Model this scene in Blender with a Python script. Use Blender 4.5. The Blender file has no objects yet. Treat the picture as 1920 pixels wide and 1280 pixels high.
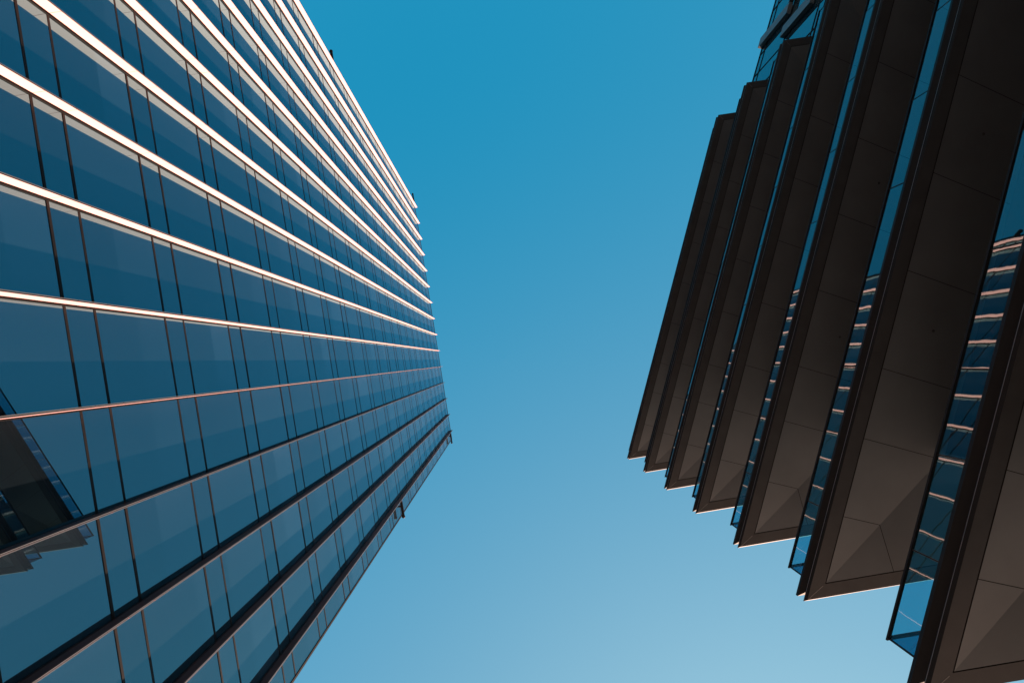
import bpy, math, random
from mathutils import Vector
random.seed(7)

# ------------------------------------------------------------------ camera
SC = bpy.context.scene
COL = SC.collection
FPX, VX, VY = 1120.0, 945.5, 673.3          # focal length and zenith in photo pixels (1920 x 1280)
CAM_Z = 1.6
cam_d = bpy.data.cameras.new('camera'); cam = bpy.data.objects.new('camera', cam_d); COL.objects.link(cam)
cam.location = (0, 0, CAM_Z); cam.rotation_euler = (math.pi, 0, 0)      # straight up; photo right = +X, photo down = +Y
cam_d.sensor_width = 36; cam_d.lens = 36 * FPX / 1920
cam_d.shift_x = (960 - VX) / 1920; cam_d.shift_y = (VY - 640) / 1920
cam_d.clip_start = 0.05; cam_d.clip_end = 3000
SC.camera = cam

# ------------------------------------------------------------------ light
EXPO = 1.4
SUN_EL, SUN_ROT = math.radians(35), math.radians(27)
sdir = Vector((math.sin(SUN_ROT)*math.cos(SUN_EL), math.cos(SUN_ROT)*math.cos(SUN_EL), math.sin(SUN_EL)))
sun_d = bpy.data.lights.new('sun', 'SUN'); sun = bpy.data.objects.new('sun', sun_d); COL.objects.link(sun)
sun_d.energy = 5.0; sun_d.angle = math.radians(0.5); sun_d.color = (1.0, 0.62, 0.44)
sun.rotation_euler = sdir.to_track_quat('Z', 'Y').to_euler(); sun.location = (30, 60, 80)
W = bpy.data.worlds.new('World'); SC.world = W; W.use_nodes = True
nt = W.node_tree; L = nt.links
bg = nt.nodes['Background']; bg.inputs['Strength'].default_value = 0.1
sky = nt.nodes.new('ShaderNodeTexSky'); sky.sky_type = 'NISHITA'; sky.sun_disc = False
sky.sun_elevation = SUN_EL; sky.sun_rotation = SUN_ROT
sky.air_density = 1; sky.dust_density = 3; sky.ozone_density = 1
sep = nt.nodes.new('ShaderNodeSeparateColor'); comb = nt.nodes.new('ShaderNodeCombineColor')
L.new(sky.outputs[0], sep.inputs[0])
# the film response of the photograph's teal sky: value = a + b ln(sky), per channel
for i, (a, b) in enumerate(((0.0525, 0.1099), (0.2763, 0.1287), (0.4316, 0.1283))):
    lg = nt.nodes.new('ShaderNodeMath'); lg.operation = 'LOGARITHM'; lg.inputs[1].default_value = math.e
    ma = nt.nodes.new('ShaderNodeMath'); ma.operation = 'MULTIPLY_ADD'
    k = 10 / 2**EXPO
    ma.inputs[1].default_value = b*k; ma.inputs[2].default_value = a*k
    mx = nt.nodes.new('ShaderNodeMath'); mx.operation = 'MAXIMUM'; mx.inputs[1].default_value = 0.006*k
    L.new(sep.outputs[i], lg.inputs[0]); L.new(lg.outputs[0], ma.inputs[0]); L.new(ma.outputs[0], mx.inputs[0]); L.new(mx.outputs[0], comb.inputs[i])
L.new(comb.outputs[0], bg.inputs['Color'])
SC.view_settings.view_transform = 'Standard'; SC.view_settings.look = 'None'
SC.view_settings.exposure = EXPO; SC.view_settings.gamma = 1
SC.render.engine = 'CYCLES'
SC.cycles.max_bounces = 10; SC.cycles.transparent_max_bounces = 16; SC.cycles.glossy_bounces = 6

# ------------------------------------------------------------------ materials
def mat(name):
    m = bpy.data.materials.new(name); m.use_nodes = True
    return m, m.node_tree, m.node_tree.nodes['Principled BSDF']
def noise(nt, scale, detail=4, rough=0.55, vec=None, stretch=None):
    n = nt.nodes.new('ShaderNodeTexNoise'); n.inputs['Scale'].default_value = scale
    n.inputs['Detail'].default_value = detail; n.inputs['Roughness'].default_value = rough
    g = nt.nodes.new('ShaderNodeNewGeometry')
    src = g.outputs['Position']
    if stretch:
        mp = nt.nodes.new('ShaderNodeMapping'); mp.inputs['Scale'].default_value = stretch
        nt.links.new(src, mp.inputs[0]); src = mp.outputs[0]
    nt.links.new(src, n.inputs['Vector'])
    return n
def ramp(nt, src, c0, c1, p0=0.3, p1=0.7):
    r = nt.nodes.new('ShaderNodeValToRGB')
    r.color_ramp.elements[0].position = p0; r.color_ramp.elements[1].position = p1
    r.color_ramp.elements[0].color = (*c0, 1); r.color_ramp.elements[1].color = (*c1, 1)
    nt.links.new(src, r.inputs[0]); return r
def plain(name, c0, c1, rough, metal=0.0, scale=1.5, stretch=None, spec=0.5):
    m, nt, p = mat(name)
    r = ramp(nt, noise(nt, scale, stretch=stretch).outputs[0], c0, c1)
    nt.links.new(r.outputs[0], p.inputs['Base Color'])
    p.inputs['Roughness'].default_value = rough; p.inputs['Metallic'].default_value = metal
    p.inputs['Specular IOR Level'].default_value = spec
    return m
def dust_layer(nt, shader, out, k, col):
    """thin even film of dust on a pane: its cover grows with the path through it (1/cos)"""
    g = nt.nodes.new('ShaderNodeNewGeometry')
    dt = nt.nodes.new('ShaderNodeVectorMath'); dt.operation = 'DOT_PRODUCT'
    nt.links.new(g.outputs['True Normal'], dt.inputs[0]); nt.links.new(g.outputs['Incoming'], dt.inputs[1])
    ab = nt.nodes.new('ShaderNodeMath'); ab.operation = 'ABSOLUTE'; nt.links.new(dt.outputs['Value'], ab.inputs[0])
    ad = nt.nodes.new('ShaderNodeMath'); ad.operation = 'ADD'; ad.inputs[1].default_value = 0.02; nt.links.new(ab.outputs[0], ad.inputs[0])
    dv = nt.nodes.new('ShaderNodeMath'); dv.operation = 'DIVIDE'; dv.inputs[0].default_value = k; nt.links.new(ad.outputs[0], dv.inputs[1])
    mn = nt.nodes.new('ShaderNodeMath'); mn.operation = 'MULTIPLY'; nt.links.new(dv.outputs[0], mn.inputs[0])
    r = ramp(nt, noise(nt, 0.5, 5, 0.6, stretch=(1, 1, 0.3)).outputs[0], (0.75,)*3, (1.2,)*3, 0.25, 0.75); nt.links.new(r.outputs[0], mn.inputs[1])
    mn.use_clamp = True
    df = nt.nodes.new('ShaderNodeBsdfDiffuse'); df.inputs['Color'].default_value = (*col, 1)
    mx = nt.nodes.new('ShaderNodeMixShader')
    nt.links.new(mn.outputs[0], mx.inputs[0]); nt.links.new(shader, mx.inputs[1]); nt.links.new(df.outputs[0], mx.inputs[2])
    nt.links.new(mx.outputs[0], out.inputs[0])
def facade_glass(name, d0, d1, ior, bump=0.0, wave=0.35, dscale=0.35, dust=0.0, tint=(0.95, 0.98, 1)):
    m = bpy.data.materials.new(name); m.use_nodes = True
    nt = m.node_tree; nt.nodes.remove(nt.nodes['Principled BSDF']); out = nt.nodes['Material Output']
    df = nt.nodes.new('ShaderNodeBsdfDiffuse'); gl = nt.nodes.new('ShaderNodeBsdfGlossy')
    gl.inputs['Roughness'].default_value = 0.0; gl.inputs['Color'].default_value = (*tint, 1)
    r = ramp(nt, noise(nt, dscale, 5, stretch=(1, 1, 0.25)).outputs[0], d0, d1)
    nt.links.new(r.outputs[0], df.inputs['Color'])
    fr = nt.nodes.new('ShaderNodeFresnel'); fr.inputs['IOR'].default_value = ior
    mx = nt.nodes.new('ShaderNodeMixShader')
    nt.links.new(fr.outputs[0], mx.inputs[0]); nt.links.new(df.outputs[0], mx.inputs[1]); nt.links.new(gl.outputs[0], mx.inputs[2])
    nt.links.new(mx.outputs[0], out.inputs[0])
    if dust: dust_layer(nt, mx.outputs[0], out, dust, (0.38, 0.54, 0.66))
    if bump:
        b = nt.nodes.new('ShaderNodeBump'); b.inputs['Strength'].default_value = 1.0; b.inputs['Distance'].default_value = bump
        nt.links.new(noise(nt, wave, 2).outputs[0], b.inputs['Height']); nt.links.new(b.outputs[0], gl.inputs['Normal'])
    return m
def clear_glass(name, tint, ior, bump, wave):
    m = bpy.data.materials.new(name); m.use_nodes = True
    nt = m.node_tree; nt.nodes.remove(nt.nodes['Principled BSDF']); out = nt.nodes['Material Output']
    tr = nt.nodes.new('ShaderNodeBsdfTransparent'); tr.inputs['Color'].default_value = (*tint, 1)
    gl = nt.nodes.new('ShaderNodeBsdfGlossy'); gl.inputs['Roughness'].default_value = 0.0; gl.inputs['Color'].default_value = (0.58, 0.84, 0.90, 1)
    fr = nt.nodes.new('ShaderNodeFresnel'); fr.inputs['IOR'].default_value = ior
    mx = nt.nodes.new('ShaderNodeMixShader')
    g = nt.nodes.new('ShaderNodeNewGeometry')
    # same reflectance from both sides of the thin pane
    b = nt.nodes.new('ShaderNodeBump'); b.inputs['Strength'].default_value = 1.0; b.inputs['Distance'].default_value = bump
    nt.links.new(noise(nt, wave, 2).outputs[0], b.inputs['Height']); nt.links.new(b.outputs[0], gl.inputs['Normal'])
    lp = nt.nodes.new('ShaderNodeMath'); lp.operation = 'MULTIPLY_ADD'     # ior on front, 1/ior on back
    lp.inputs[1].default_value = 1/ior - ior; lp.inputs[2].default_value = ior
    nt.links.new(g.outputs['Backfacing'], lp.inputs[0]); nt.links.new(lp.outputs[0], fr.inputs['IOR'])
    fr2 = nt.nodes.new('ShaderNodeMath'); fr2.operation = 'MINIMUM'; fr2.inputs[1].default_value = 0.9
    nt.links.new(fr.outputs[0], fr2.inputs[0])
    nt.links.new(fr2.outputs[0], mx.inputs[0]); nt.links.new(tr.outputs[0], mx.inputs[1]); nt.links.new(gl.outputs[0], mx.inputs[2])
    nt.links.new(mx.outputs[0], out.inputs[0])
    dust_layer(nt, mx.outputs[0], out, 0.008, (0.55, 0.60, 0.64))
    return m
M = {}
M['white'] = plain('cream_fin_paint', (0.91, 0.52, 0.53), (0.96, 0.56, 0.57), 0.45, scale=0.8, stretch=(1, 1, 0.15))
M['lip'] = plain('pale_bronze_edge', (0.19, 0.195, 0.20), (0.23, 0.235, 0.24), 0.4, scale=2)
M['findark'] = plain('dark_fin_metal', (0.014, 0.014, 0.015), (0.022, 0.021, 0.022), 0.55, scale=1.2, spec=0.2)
M['black'] = plain('black_metal', (0.010, 0.010, 0.010), (0.018, 0.017, 0.016), 0.6, scale=3, spec=0.12)
for nm, f in (('glass_a', 1.0), ('glass_deep', 0.4), ('glass_pale', 2.4), ('glass_blind', 4.5)):
    a, c = (0.0015*f, 0.005*f, 0.009*f), (0.003*f, 0.008*f, 0.013*f)
    M[nm] = facade_glass({'glass_a': 'blue_facade_glass', 'glass_deep': 'deep_blue_facade_glass', 'glass_pale': 'pale_blue_facade_glass', 'glass_blind': 'blue_facade_glass_before_blind'}[nm], a, c, 2.75, 0.0006, dust=0.010, tint=(0.40, 0.86, 1.0))
M['glass_b'] = facade_glass('back_block_glass', (0.012, 0.02, 0.026), (0.018, 0.028, 0.034), 3.2, 0.001, tint=(0.6, 0.95, 1))
M['glass_core'] = facade_glass('recessed_wall_glass', (0.01, 0.011, 0.012), (0.015, 0.016, 0.017), 1.6)
M['balglass'] = clear_glass('blue_balustrade_glass', (0.13, 0.50, 0.66), 2.6, 0.0010, 1.1)
M['soffit'] = plain('bronze_soffit_panel', (0.104, 0.119, 0.127), (0.127, 0.145, 0.154), 0.55, 0.0, scale=0.7, spec=0.3)
M['frame'] = plain('bronze_soffit_frame', (0.042, 0.045, 0.047), (0.052, 0.056, 0.058), 0.55, 0.0, scale=2, spec=0.25)
M['fascia'] = plain('dark_fascia_metal', (0.004, 0.005, 0.0055), (0.006, 0.0075, 0.008), 0.6, scale=2, spec=0.25)
M['trim'] = plain('sunlit_drip_trim', (0.30, 0.31, 0.32), (0.36, 0.37, 0.38), 0.7, scale=4, spec=0.1)
M['skyglint'] = plain('grey_sky_glint', (0.11, 0.12, 0.125), (0.15, 0.16, 0.165), 0.4, scale=4)
M['pier'] = plain('grey_pier_panel', (0.10, 0.115, 0.125), (0.13, 0.145, 0.155), 0.5, scale=1)
M['concrete'] = plain('dark_core_concrete', (0.05, 0.048, 0.046), (0.07, 0.067, 0.064), 0.8, scale=1)
M['asphalt'] = plain('asphalt', (0.045, 0.045, 0.046), (0.07, 0.069, 0.068), 0.9, scale=3)
M['paving'] = plain('stone_paving', (0.26, 0.235, 0.21), (0.36, 0.33, 0.30), 0.85, scale=1.2)

# ------------------------------------------------------------------ helpers
class MB:
    """collects faces (world coordinates, h measured above the camera) into one mesh"""
    def __init__(self): self.v = []; self.f = []; self.m = []; self.mats = []
    def mi(self, m):
        if m not in self.mats: self.mats.append(m)
        return self.mats.index(m)
    def face(self, pts, m):
        i = len(self.v); self.v += [tuple(p) for p in pts]; self.f.append(tuple(range(i, i+len(pts)))); self.m.append(self.mi(m))
    def prism(self, poly, z0, z1, m, sidem=None):
        n = len(poly)
        self.face([(x, y, z1) for x, y in poly], m); self.face([(x, y, z0) for x, y in reversed(poly)], m)
        for i in range(n):
            a, b = poly[i], poly[(i+1) % n]
            mm = m if not sidem or i not in sidem else sidem[i]
            self.face([(a[0], a[1], z0), (b[0], b[1], z0), (b[0], b[1], z1), (a[0], a[1], z1)], mm)
    def build(self, name, parent=None, origin=(0, 0, 0)):
        me = bpy.data.meshes.new(name)
        o = Vector(origin)
        me.from_pydata([Vector(p) - o for p in self.v], [], self.f); me.update()
        for m in self.mats: me.materials.append(M[m])
        me.polygons.foreach_set('material_index', self.m)
        ob = bpy.data.objects.new(name, me); COL.objects.link(ob)
        if parent: ob.parent = parent
        else: ob.location = o
        return ob
def thing(name, label, cat, loc, group=None):
    e = bpy.data.objects.new(name, None); COL.objects.link(e); e.location = loc
    e.empty_display_size = 0.5
    tag(e, label, cat, group); return e
def tag(o, label, cat, group=None):
    o['label'] = label; o['category'] = cat
    if group: o['group'] = group
def project(p):
    d = p[2] - CAM_Z
    return (VX + p[0]*FPX/d, VY + p[1]*FPX/d)
def area_in_frame(pts):
    q = [project(p) for p in pts]
    if any(p[2] - CAM_Z < 0.5 for p in pts): return 0
    # clip to the frame
    def clip(poly, ax, lim, keep):
        out = []
        for i in range(len(poly)):
            a, b = poly[i], poly[(i+1) % len(poly)]
            ia, ib = keep(a[ax], lim), keep(b[ax], lim)
            if ia: out.append(a)
            if ia != ib:
                t = (lim - a[ax]) / (b[ax] - a[ax]); out.append((a[0]+t*(b[0]-a[0]), a[1]+t*(b[1]-a[1])))
        return out
    for ax, lim, kp in ((0, 0, lambda v, l: v >= l), (0, 1920, lambda v, l: v <= l), (1, 0, lambda v, l: v >= l), (1, 1280, lambda v, l: v <= l)):
        if q: q = clip(q, ax, lim, kp)
    if len(q) < 3: return 0
    return abs(sum(q[i][0]*q[(i+1) % len(q)][1] - q[(i+1) % len(q)][0]*q[i][1] for i in range(len(q)))) / 2

# ------------------------------------------------------------------ ground
g = MB(); g.face([(-700, -700, 0), (700, -700, 0), (700, 700, 0), (-700, 700, 0)], 'paving')
go = g.build('pavement'); go['kind'] = 'structure'
g = MB()
def gp(x, y, z): return (x, y, z)
g.face([(-3.2 + 0.1*-300, -300, 0.004), (3.4 + 0.1*-300, -300, 0.004), (3.4 + 0.1*300, 300, 0.004), (-3.2 + 0.1*300, 300, 0.004)], 'asphalt')
ro = g.build('road'); ro['kind'] = 'structure'

# ------------------------------------------------------------------ left tower
TH = math.radians(9.055); NC, NS = math.cos(TH), math.sin(TH)
D = 9.62; B = 2.407; T0 = -2.832
H0, HR = 13.47, 89.47                       # first transom line seen, roof (above the camera)
def lt(n, t, h=None):
    x = (n - D)*NC + t*NS; y = -(n - D)*NS + t*NC
    return (x, y) if h is None else (x, y, h + CAM_Z)
K0, K1 = -9, 5
TLO, THI = T0 + B*K0 - 0.62, 10.58
tower = thing('glass_tower', 'tall blue glass office tower striped with white vertical fins', 'office tower', (*lt(-9, -7), 0))
TB = tower.location
def tpart(mb, name, parent=None):
    o = mb.build(name, None, TB); o.location = (0, 0, 0); o.parent = parent or tower; return o
# body behind the glass, roof coping, corner trims
b = MB(); b.prism([lt(-19, TLO+0.12), lt(-0.08, TLO+0.12), lt(-0.08, THI-0.12), lt(-19, THI-0.12)], 0.02, HR + CAM_Z - 0.15, 'concrete')
tpart(b, 'core')
b = MB(); b.prism([lt(-19.1, TLO), lt(0.03, TLO), lt(0.03, THI), lt(-19.1, THI)], HR + CAM_Z - 0.10, HR + CAM_Z + 0.02, 'black')
tpart(b, 'roof_coping')
for ta, tb in ((TLO, TLO+0.09), (THI-0.09, THI)):
    b = MB(); b.prism([lt(-0.3, ta), lt(0.025, ta), lt(0.025, tb), lt(-0.3, tb)], 0.03, HR + CAM_Z - 0.11, 'black'); tpart(b, 'corner_trim')
for tt, sg in ((THI-0.11, 1), (TLO+0.11, -1)):
    b = MB(); q = [lt(-0.31, tt, -1.5), lt(-19, tt, -1.5), lt(-19, tt, HR-0.11), lt(-0.31, tt, HR-0.11)]
    b.face(q if sg > 0 else q[::-1], 'glass_a'); tpart(b, 'side_glazing')
# transoms
for k in range(-3, 20):
    for dh in (0.0, 1.0):
        h = H0 + 4*k + dh
        if h > HR - 0.3: continue
        b = MB(); b.prism([lt(-0.02, TLO+0.09), lt(0.010, TLO+0.09), lt(0.010, THI-0.09), lt(-0.02, THI-0.09)], h + CAM_Z - 0.040, h + CAM_Z + 0.040, 'black')
        tpart(b, 'transom')
# glazing: columns between fins
edges = [TLO+0.09] + [T0 + B*k for k in range(K0, K1+1)] + [THI-0.09]
cand = {'window': [], 'spandrel': []}
for ci in range(len(edges)-1):
    ta = edges[ci] + (0.03 if ci else 0); tb = edges[ci+1]
    for k in range(-3, 19):
        for kind, ha, hb in (('spandrel', H0+4*k, H0+4*k+1), ('window', H0+4*k+1, H0+4*k+4)):
            if hb > HR: hb = HR
            j = [random.uniform(-0.0035, 0.0035) for _ in range(3)]
            c = [(0+j[0], ta, ha), (0+j[1], tb, ha), (0+j[1]+j[2], tb, hb), (0+j[0]+j[2], ta, hb)]
            cand[kind].append((area_in_frame([lt(*p) for p in c]), c))
def pane(mb, c, kind):
    P = [Vector(lt(*p)) for p in c]
    g = random.choice(('glass_a', 'glass_a', 'glass_a', 'glass_deep', 'glass_pale'))
    if kind == 'window' and random.random() < 0.55:       # a roller blind drawn part of the way behind the pane
        f = random.choice((0.2, 0.3, 0.45, 0.45, 0.6, 0.75, 0.9))
        A, Bq, Cq, Dq = P
        mA, mB = A.lerp(Dq, 1-f), Bq.lerp(Cq, 1-f)
        mb.face([A, Bq, mB, mA], g); mb.face([mA, mB, Cq, Dq], 'glass_blind' if random.random() < 0.5 else 'glass_pale')
    else:
        mb.face(P, g)
for kind, lst in cand.items():
    lst.sort(key=lambda a: -a[0])
    for a, c in lst[:100]:
        b = MB(); pane(b, c, kind); tpart(b, 'window' if kind == 'window' else 'spandrel_panel')
    b = MB()
    for a, c in lst[100:]: pane(b, c, kind)
    o = tpart(b, 'window' if kind == 'window' else 'spandrel_panel'); o['kind'] = 'stuff'
# fins: dark back plate, groove, white outer plate
def fin_meshes():
    z0, z1 = 0.03, HR - 0.12 + CAM_Z
    out = []
    b = MB()                                   # dark spine carrying both plates
    b.prism([lt(0.03, 0.02), lt(0.325, 0.020), lt(0.325, 0.0335), lt(0.03, 0.0305)], z0, z1, 'black')
    b.prism([lt(0.002, 0.0), lt(0.028, 0.0), lt(0.028, 0.085), lt(0.002, 0.085)], z0, z1, 'black')
    out.append(('fin', b))
    cuts = [-1.4] + sorted([H0+4*k+d for k in range(-3, 19) for d in (0, 1.0)]) + [HR-0.12]
    w = MB(); d = MB()
    for a, c in zip(cuts, cuts[1:]):
        g0, g1 = a + CAM_Z + 0.007, c + CAM_Z - 0.007
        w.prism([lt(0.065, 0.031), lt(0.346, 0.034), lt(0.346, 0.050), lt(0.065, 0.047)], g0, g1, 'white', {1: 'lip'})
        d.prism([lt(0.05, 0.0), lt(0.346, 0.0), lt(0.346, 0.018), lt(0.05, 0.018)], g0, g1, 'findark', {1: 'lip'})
    out.append(('white_blade', w)); out.append(('dark_blade', d))
    return out
protos = fin_meshes()
first = None
base0 = Vector((*lt(0, 0), 0))
for k in range(K0, K1+1):
    pos = Vector((*lt(0, T0 + B*k), 0)) - TB
    if first is None:
        sp = protos[0][1].build('fin', tower, base0)
        wb = protos[1][1].build('white_blade', sp, base0); db = protos[2][1].build('dark_blade', sp, base0)
        first = (sp, wb, db); sp.location = pos
    else:
        s2 = first[0].copy(); COL.objects.link(s2); s2.parent = tower; s2.location = pos
        for ch in first[1:]:
            c2 = ch.copy(); COL.objects.link(c2); c2.parent = s2

# four rod brackets that stick out past the outermost fins
def rod(h, ta, tb, r, label):
    base = lt(0.03, ta, h)
    e = thing('rod_bracket', label, 'wall bracket', base, 'rod brackets on the outer edges of the glass tower')
    ax = Vector((NS, NC, 0)); nn = Vector((NC, -NS, 0)); up = Vector((0, 0, 1)); s = 1 if tb > ta else -1
    def tube(p, q, rad, ring=14):
        p, q = Vector(p), Vector(q); a = (q-p).normalized(); u = a.orthogonal().normalized(); v = a.cross(u)
        mb = MB(); R0 = [p + u*math.cos(t)*rad + v*math.sin(t)*rad for t in [2*math.pi*i/ring for i in range(ring)]]
        R1 = [x + (q-p) for x in R0]
        for i in range(ring): mb.face([R0[i], R0[(i+1) % ring], R1[(i+1) % ring], R1[i]], 'black')
        mb.face(R0[::-1], 'black'); mb.face(R1, 'black'); return mb
    def sub(mb, nm):
        o = mb.build(nm, None, base); o.location = (0, 0, 0); o.parent = e; return o
    p0 = Vector(lt(0.30, ta, h)); p1 = Vector(lt(0.30, tb, h))
    sub(tube(p0, p1, r), 'rod')
    # rounded tip
    mb = MB(); R = r*1.28; n1, n2 = 8, 14
    def sp(i, j):
        th, ph = math.pi*i/n1, 2*math.pi*j/n2
        return p1 + ax*R*math.cos(th) + nn*R*math.sin(th)*math.cos(ph) + up*R*math.sin(th)*math.sin(ph)
    for i in range(n1):
        for j in range(n2):
            q = [sp(i, j), sp(i+1, j), sp(i+1, j+1), sp(i, j+1)]
            mb.face(q if i not in (0, n1-1) else (q[:3] if i == 0 else [q[0], q[1], q[3]]), 'black')
    sub(mb, 'tip')
    sub(tube(lt(0.03, ta + 0.35*s, h), lt(0.30, ta + 0.35*s, h), r*0.7), 'standoff')
rod(85.7, T0+B*K1+0.10, 10.62, 0.11, 'thin black rod with a ball tip by the roof, on the sunless dark fin edge')
rod(44.8, T0+B*K1+0.10, 10.44, 0.105, 'long thick black rod below the roof, beside the lowest dark fin')
rod(86.3, T0+B*K0-0.03, -25.62, 0.11, 'small dark ball-tipped rod peeping past the outermost white fin near its roof end')
rod(45.4, T0+B*K0-0.03, -25.15, 0.105, 'stubby dark rod poking past the outermost white fin far below the roof')

# ------------------------------------------------------------------ right tower
C0, C1 = Vector((7.09, 5.72)), Vector((12.24, -13.95))
ED = (C1 - C0).normalized(); ELEN = (C1 - C0).length
NI = Vector((-ED.y, ED.x)); NI = NI if NI.x > 0 else -NI            # inward from the long edge
R0 = Vector((0.9862, -0.1653)).normalized(); NI0 = Vector((-0.1653, -0.9862)).normalized()
R1 = Vector((0.989, -0.149)).normalized(); NI1 = Vector((0.149, 0.989)).normalized()
DEEP = 16.0
def isect(p, u, q, v):
    c = u.x*v.y - u.y*v.x; w = q - p
    return p + u*((w.x*v.y - w.y*v.x)/c)
def P0(d): return isect(C0 + NI*d, ED, C0 + NI0*d, R0)
def P1(d): return isect(C0 + NI*d, ED, C1 + NI1*d, R1)
def ring(d): return [P0(d) + R0*(DEEP - d), P0(d), P1(d), P1(d) + R1*(DEEP - d)]
SIN = lambda d: (P0(d) - C0).dot(ED)                                # s of the hip at depth d
HIP0 = SIN(1.0); HIP1 = (C1 - P1(1.0)).dot(ED)
SLOPE = 0.24
DMAX = 2.74
FLOORS = [34.08 - 4*i for i in range(9)]
JOINTS = [0.0, 2.18, 4.08, 5.79] + [5.79 + 2.38*i for i in range(1, 7)]
JOINTS = [j for j in JOINTS if j < ELEN - 0.6] + [ELEN]
rt = thing('balcony_tower', 'dark bronze tower of stacked balcony slabs with blue glass balustrades', 'building', (*(C0 + NI*4 + ED*10), 0))
RB = rt.location
def rpart(mb, name, parent=None):
    o = mb.build(name, None, RB); o.location = (0, 0, 0); o.parent = parent or rt; return o
def sweep(mb, prof, h, mats, only=None):
    for (a, b_), m in zip(zip(prof, prof[1:]), mats):
        ra, rb = ring(a[0]), ring(b_[0])
        for i in range(3):
            mm = m[i] if isinstance(m, tuple) else m
            if mm is None: continue
            mb.face([(*ra[i], h+a[1]+CAM_Z), (*rb[i], h+b_[1]+CAM_Z), (*rb[i+1], h+b_[1]+CAM_Z), (*ra[i+1], h+a[1]+CAM_Z)], mm)
DG = 0.37
def zs(d): return SLOPE*(d - DG)
def edge_pt(side, s, d):
    if side == 0: return C0 + ED*s + NI*d
    if side == 1: return C0 + R0*s + NI0*d
    return C1 + R1*s + NI1*d
K_R0 = (P0(1.0) - C0).dot(R0); K_R1 = (P1(1.0) - C1).dot(R1)
def soffit_panels(mb, h):
    gap = 0.007
    rj = [0.0, 2.18/HIP0*K_R0] + [2.18/HIP0*K_R0 + 2.4*i for i in range(1, 6)]
    for side, js, ka, kb, ln in ((0, JOINTS, HIP0, HIP1, ELEN), (1, rj, K_R0, None, None), (2, rj, K_R1, None, None)):
        for a, c in zip(js, js[1:]):
            a2, c2 = a + gap, c - gap
            up = lambda s: min([DMAX, s/ka] + ([(ln - s)/kb] if kb else []))
            bps = sorted({a2, c2, *[x for x in (ka*DMAX, ka*DG, (ln - kb*DMAX) if kb else -1, (ln - kb*DG) if kb else -1) if a2 < x < c2]})
            low = [(s, DG) for s in bps if up(s) >= DG - 1e-6]
            top = [(s, up(s)) for s in reversed(bps) if up(s) > DG + 1e-6]
            pts = [(*edge_pt(side, s, d), h + zs(d) + CAM_Z) for s, d in low + top]
            if len(pts) >= 3: mb.face(pts, 'soffit')
def disc(mb, c, r, h, m, drop=0.02):
    n = 16
    ringp = [(c.x + r*math.cos(2*math.pi*i/n), c.y + r*math.sin(2*math.pi*i/n)) for i in range(n)]
    mb.prism(ringp, h + CAM_Z - drop, h + CAM_Z + 0.03, m)
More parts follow.
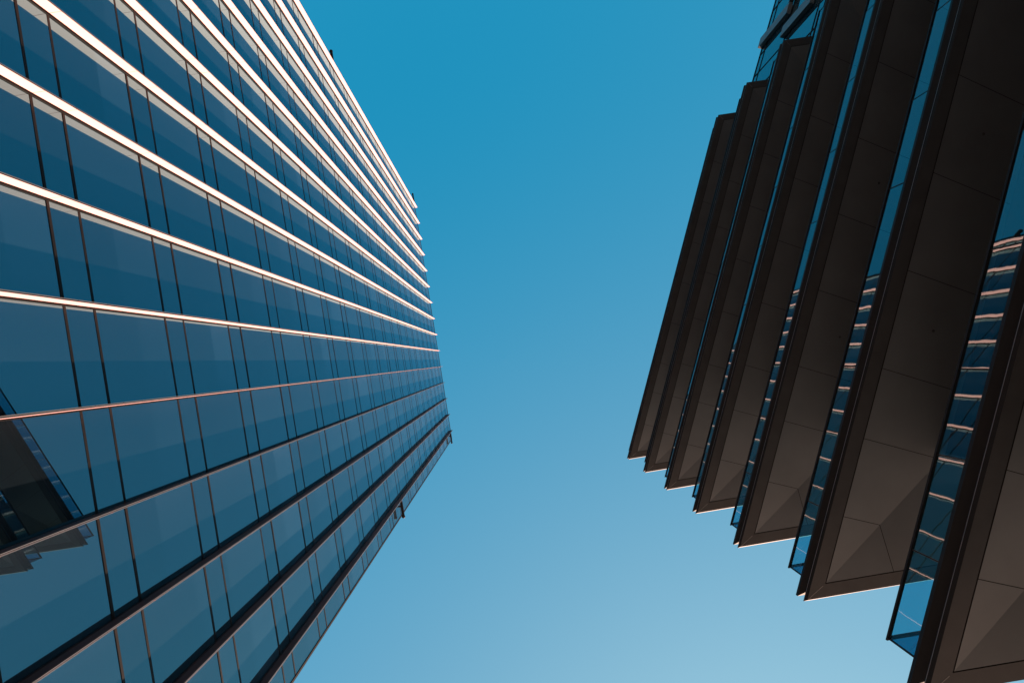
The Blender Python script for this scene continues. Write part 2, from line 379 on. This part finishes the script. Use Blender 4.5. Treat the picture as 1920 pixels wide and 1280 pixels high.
for fi, h in enumerate(FLOORS):
    # slab body: fascia tiers, frame, groove, dark backing above the soffit, floor on top
    sl = MB()
    prof = [(3.0, 0.75), (0.5, 0.75), (0.5, 0.45), (0.0, 0.45), (0.0, 0.37), (0.15, 0.22), (0.15, 0.12), (0.0, 0.085), (0.0, 0.06), (0.038, 0.0), (0.348, 0.0), (0.348, 0.05), (DG, 0.05), (DG, 0.03), (DMAX+0.1, 0.03 + zs(DMAX+0.1))]
    F = 'fascia'
    sweep(sl, prof, h, [F, F, F, F, F, F, F, ('trim', F, F), ('trim', F, F), 'frame', 'black', 'black', 'black', 'black'])  # lower lip pale on the near end only: sunlight put into its colour
    slab = rpart(sl, 'balcony_slab')
    so = MB(); soffit_panels(so, h); rpart(so, 'soffit', slab)
    # thin grey strips: painted sky light on the long fascia lip and mitre gaps
    tr = MB()
    a, c = C0 + ED*0.02 - NI*0.004, C1 - ED*0.02 - NI*0.004
    tr.prism([tuple(a), tuple(c), tuple(c + NI*0.012), tuple(a + NI*0.012)], h + 0.062 + CAM_Z, h + 0.072 + CAM_Z, 'skyglint')
    for PX, d0, d1, z in ((P0, 0.06, 0.31, -0.004), (P1, 0.06, 0.31, -0.004)):
        p, q = PX(d0), PX(d1); u = (q-p).normalized(); v = Vector((-u.y, u.x))*0.007
        tr.prism([tuple(p-v), tuple(q-v), tuple(q+v), tuple(p+v)], h + z + CAM_Z, h + 0.002 + CAM_Z, 'skyglint')
    rpart(tr, 'edge_glint', slab)
    # small soffit lamps, unlit
    for c in (Vector((9.10, 4.02)), Vector((10.30, -0.68)), Vector((11.5, -5.4))):
        d = (c - C0).dot(NI); dm = MB(); disc(dm, c, 0.034, h + zs(d), 'frame', 0.012); rpart(dm, 'downlight', slab)
    # balustrade on every slab, the roof slab too
    IN, ZA, ZB = 0.26, 0.452, 1.47
    rail = MB()
    q = ring(IN - 0.03); q2 = ring(IN + 0.03)
    for i in range(3):
        rail.prism([tuple(q[i]), tuple(q[i+1]), tuple(q2[i+1]), tuple(q2[i])], h + ZB + CAM_Z, h + ZB + 0.05 + CAM_Z, 'black')
    for PX in (P0, P1):
        c = PX(IN); rail.prism([(c.x-0.014, c.y-0.014), (c.x+0.014, c.y-0.014), (c.x+0.014, c.y+0.014), (c.x-0.014, c.y+0.014)], h + ZA + CAM_Z, h + ZB + CAM_Z, 'black')
    bal = rpart(rail, 'balustrade')
    c0, c1 = P0(IN), P1(IN); s0 = (c0 - C0).dot(ED); s1 = (c1 - C0).dot(ED)
    js = [s0] + [j for j in JOINTS[1:-1] if s0 + 0.3 < j < s1 - 0.3] + [s1]
    jr = rail
    for a, c in zip(js, js[1:]):
        p, q = C0 + ED*(a + 0.016) + NI*IN, C0 + ED*(c - 0.016) + NI*IN
        tw = random.uniform(-0.004, 0.004); lean = random.uniform(-0.004, 0.004)
        p, q = p + NI*tw, q - NI*tw; l = NI*lean
        gm = MB(); gm.face([(*q, h+ZA+CAM_Z), (*p, h+ZA+CAM_Z), (*(p+l), h+ZB+CAM_Z), (*(q+l), h+ZB+CAM_Z)], 'balglass'); rpart(gm, 'glass_pane', bal)
        if c != js[-1]:
            m0 = C0 + ED*c + NI*IN; u = ED*0.010; v = NI*0.008
            cl = MB(); cl.prism([tuple(m0-u-v), tuple(m0+u-v), tuple(m0+u+v), tuple(m0-u+v)], h+ZA+CAM_Z, h+ZB+CAM_Z, 'black'); rpart(cl, 'post', bal)
    for PX, RR, sg in ((P0, R0, 1), (P1, R1, -1)):
        c = PX(IN)
        for a, e_ in ((0.016, 2.4), (2.43, 4.8), (4.83, 7.2)):
            p, q = c + RR*a, c + RR*e_
            pts = [(*p, h+ZA+CAM_Z), (*q, h+ZA+CAM_Z), (*q, h+ZB+CAM_Z), (*p, h+ZB+CAM_Z)]
            gm = MB(); gm.face(pts if sg < 0 else pts[::-1], 'balglass'); rpart(gm, 'glass_pane', bal)
# core and recessed glazing
co = MB(); rg = ring(2.75)
co.prism([tuple(rg[0]), tuple(rg[1]), tuple(rg[2]), tuple(rg[3])], 0.02, 34.4 + CAM_Z, 'glass_core'); rpart(co, 'recessed_wall')

# ------------------------------------------------------------------ block behind the far end of the balconies
Q0, Q1 = Vector((15.86, -17.8)), Vector((17.32, -22.9))
QD = (Q1 - Q0).normalized(); QN = Vector((QD.y, -QD.x)); QN = QN if QN.x < 0 else -QN      # outward, to the street
HB = 38.08
QA = -3.6; QL = 24.0
bb = thing('glass_block', 'blue glass block with grey L-shaped ribs behind the far balcony ends', 'building', (*(Q0 + QD*8 - QN*6), 0))
BB = bb.location
def bpart(mb, name, parent=None):
    o = mb.build(name, None, BB); o.location = (0, 0, 0); o.parent = parent or bb; return o
def qp(s, n): return tuple(Q0 + QD*s + QN*n)
b = MB(); b.prism([qp(QA, -12), qp(QA, -0.06), qp(QL, -0.06), qp(QL, -12)], 0.02, HB + CAM_Z - 0.08, 'concrete'); bpart(b, 'core')
b = MB(); b.prism([qp(QA, -12.1), qp(QA, 0.04), qp(QL, 0.04), qp(QL, -12.1)], HB + CAM_Z - 0.07, HB + CAM_Z, 'black'); bpart(b, 'roof_coping')
lev = [HB - 0.07, HB - 0.75] + [HB - 3.95 - 4*i - d for i in range(8) for d in (0, 0.75)]
for h in lev[1:]:
    b = MB(); b.prism([qp(QA, 0.001), qp(QA, 0.03), qp(QL, 0.03), qp(QL, 0.001)], h + CAM_Z - 0.025, h + CAM_Z + 0.025, 'black'); bpart(b, 'transom')
ms = [QA + 0.0] + [-2.2 + 1.46*i + 0.85 for i in range(17)] + [QL]
wl = []
for a, c in zip(ms, ms[1:]):
    for ha, hb in zip(lev[1:], lev):
        j = random.uniform(-0.003, 0.003)
        wl.append([(*qp(a, -0.0+j), ha+CAM_Z), (*qp(c, 0.0-j), ha+CAM_Z), (*qp(c, 0.0-j), hb+CAM_Z), (*qp(a, 0.0+j), hb+CAM_Z)])
wl.sort(key=lambda p: -area_in_frame(p))
for p in wl[:100]:
    b = MB(); b.face(p, 'glass_b'); bpart(b, 'window')
b = MB()
for p in wl[100:]: b.face(p, 'glass_b')
o = bpart(b, 'window'); o['kind'] = 'stuff'
for a in ms[1:-1]:
    b = MB(); b.prism([qp(a-0.02, 0.001), qp(a-0.02, 0.035), qp(a+0.02, 0.035), qp(a+0.02, 0.001)], 0.03, HB + CAM_Z - 0.08, 'black'); bpart(b, 'mullion')
def lrib(s, h1, h0, width=0.66, depth=0.26, run=4.2):
    """grey pier one storey high with a dark ledge running on from its foot"""
    b = MB(); b.prism([qp(s, 0.036), qp(s, depth), qp(s+width, depth), qp(s+width, 0.036)], h0 + CAM_Z, h1 + CAM_Z, 'pier', {0: 'findark'})  # side face coloured dark to paint in the shade of the balconies
    o = bpart(b, 'rib')
    b = MB(); b.prism([qp(s+width, 0.036), qp(s+width, depth), qp(s+run, depth), qp(s+run, 0.036)], h0 + CAM_Z, h0 + 0.16 + CAM_Z, 'findark'); bpart(b, 'ledge', o)
lrib(2.05, HB + 0.05, 34.25)
lrib(0.55, 34.2, 30.85)
lrib(6.5, 34.2, 30.85)
lrib(8.0, HB + 0.05, 34.25)
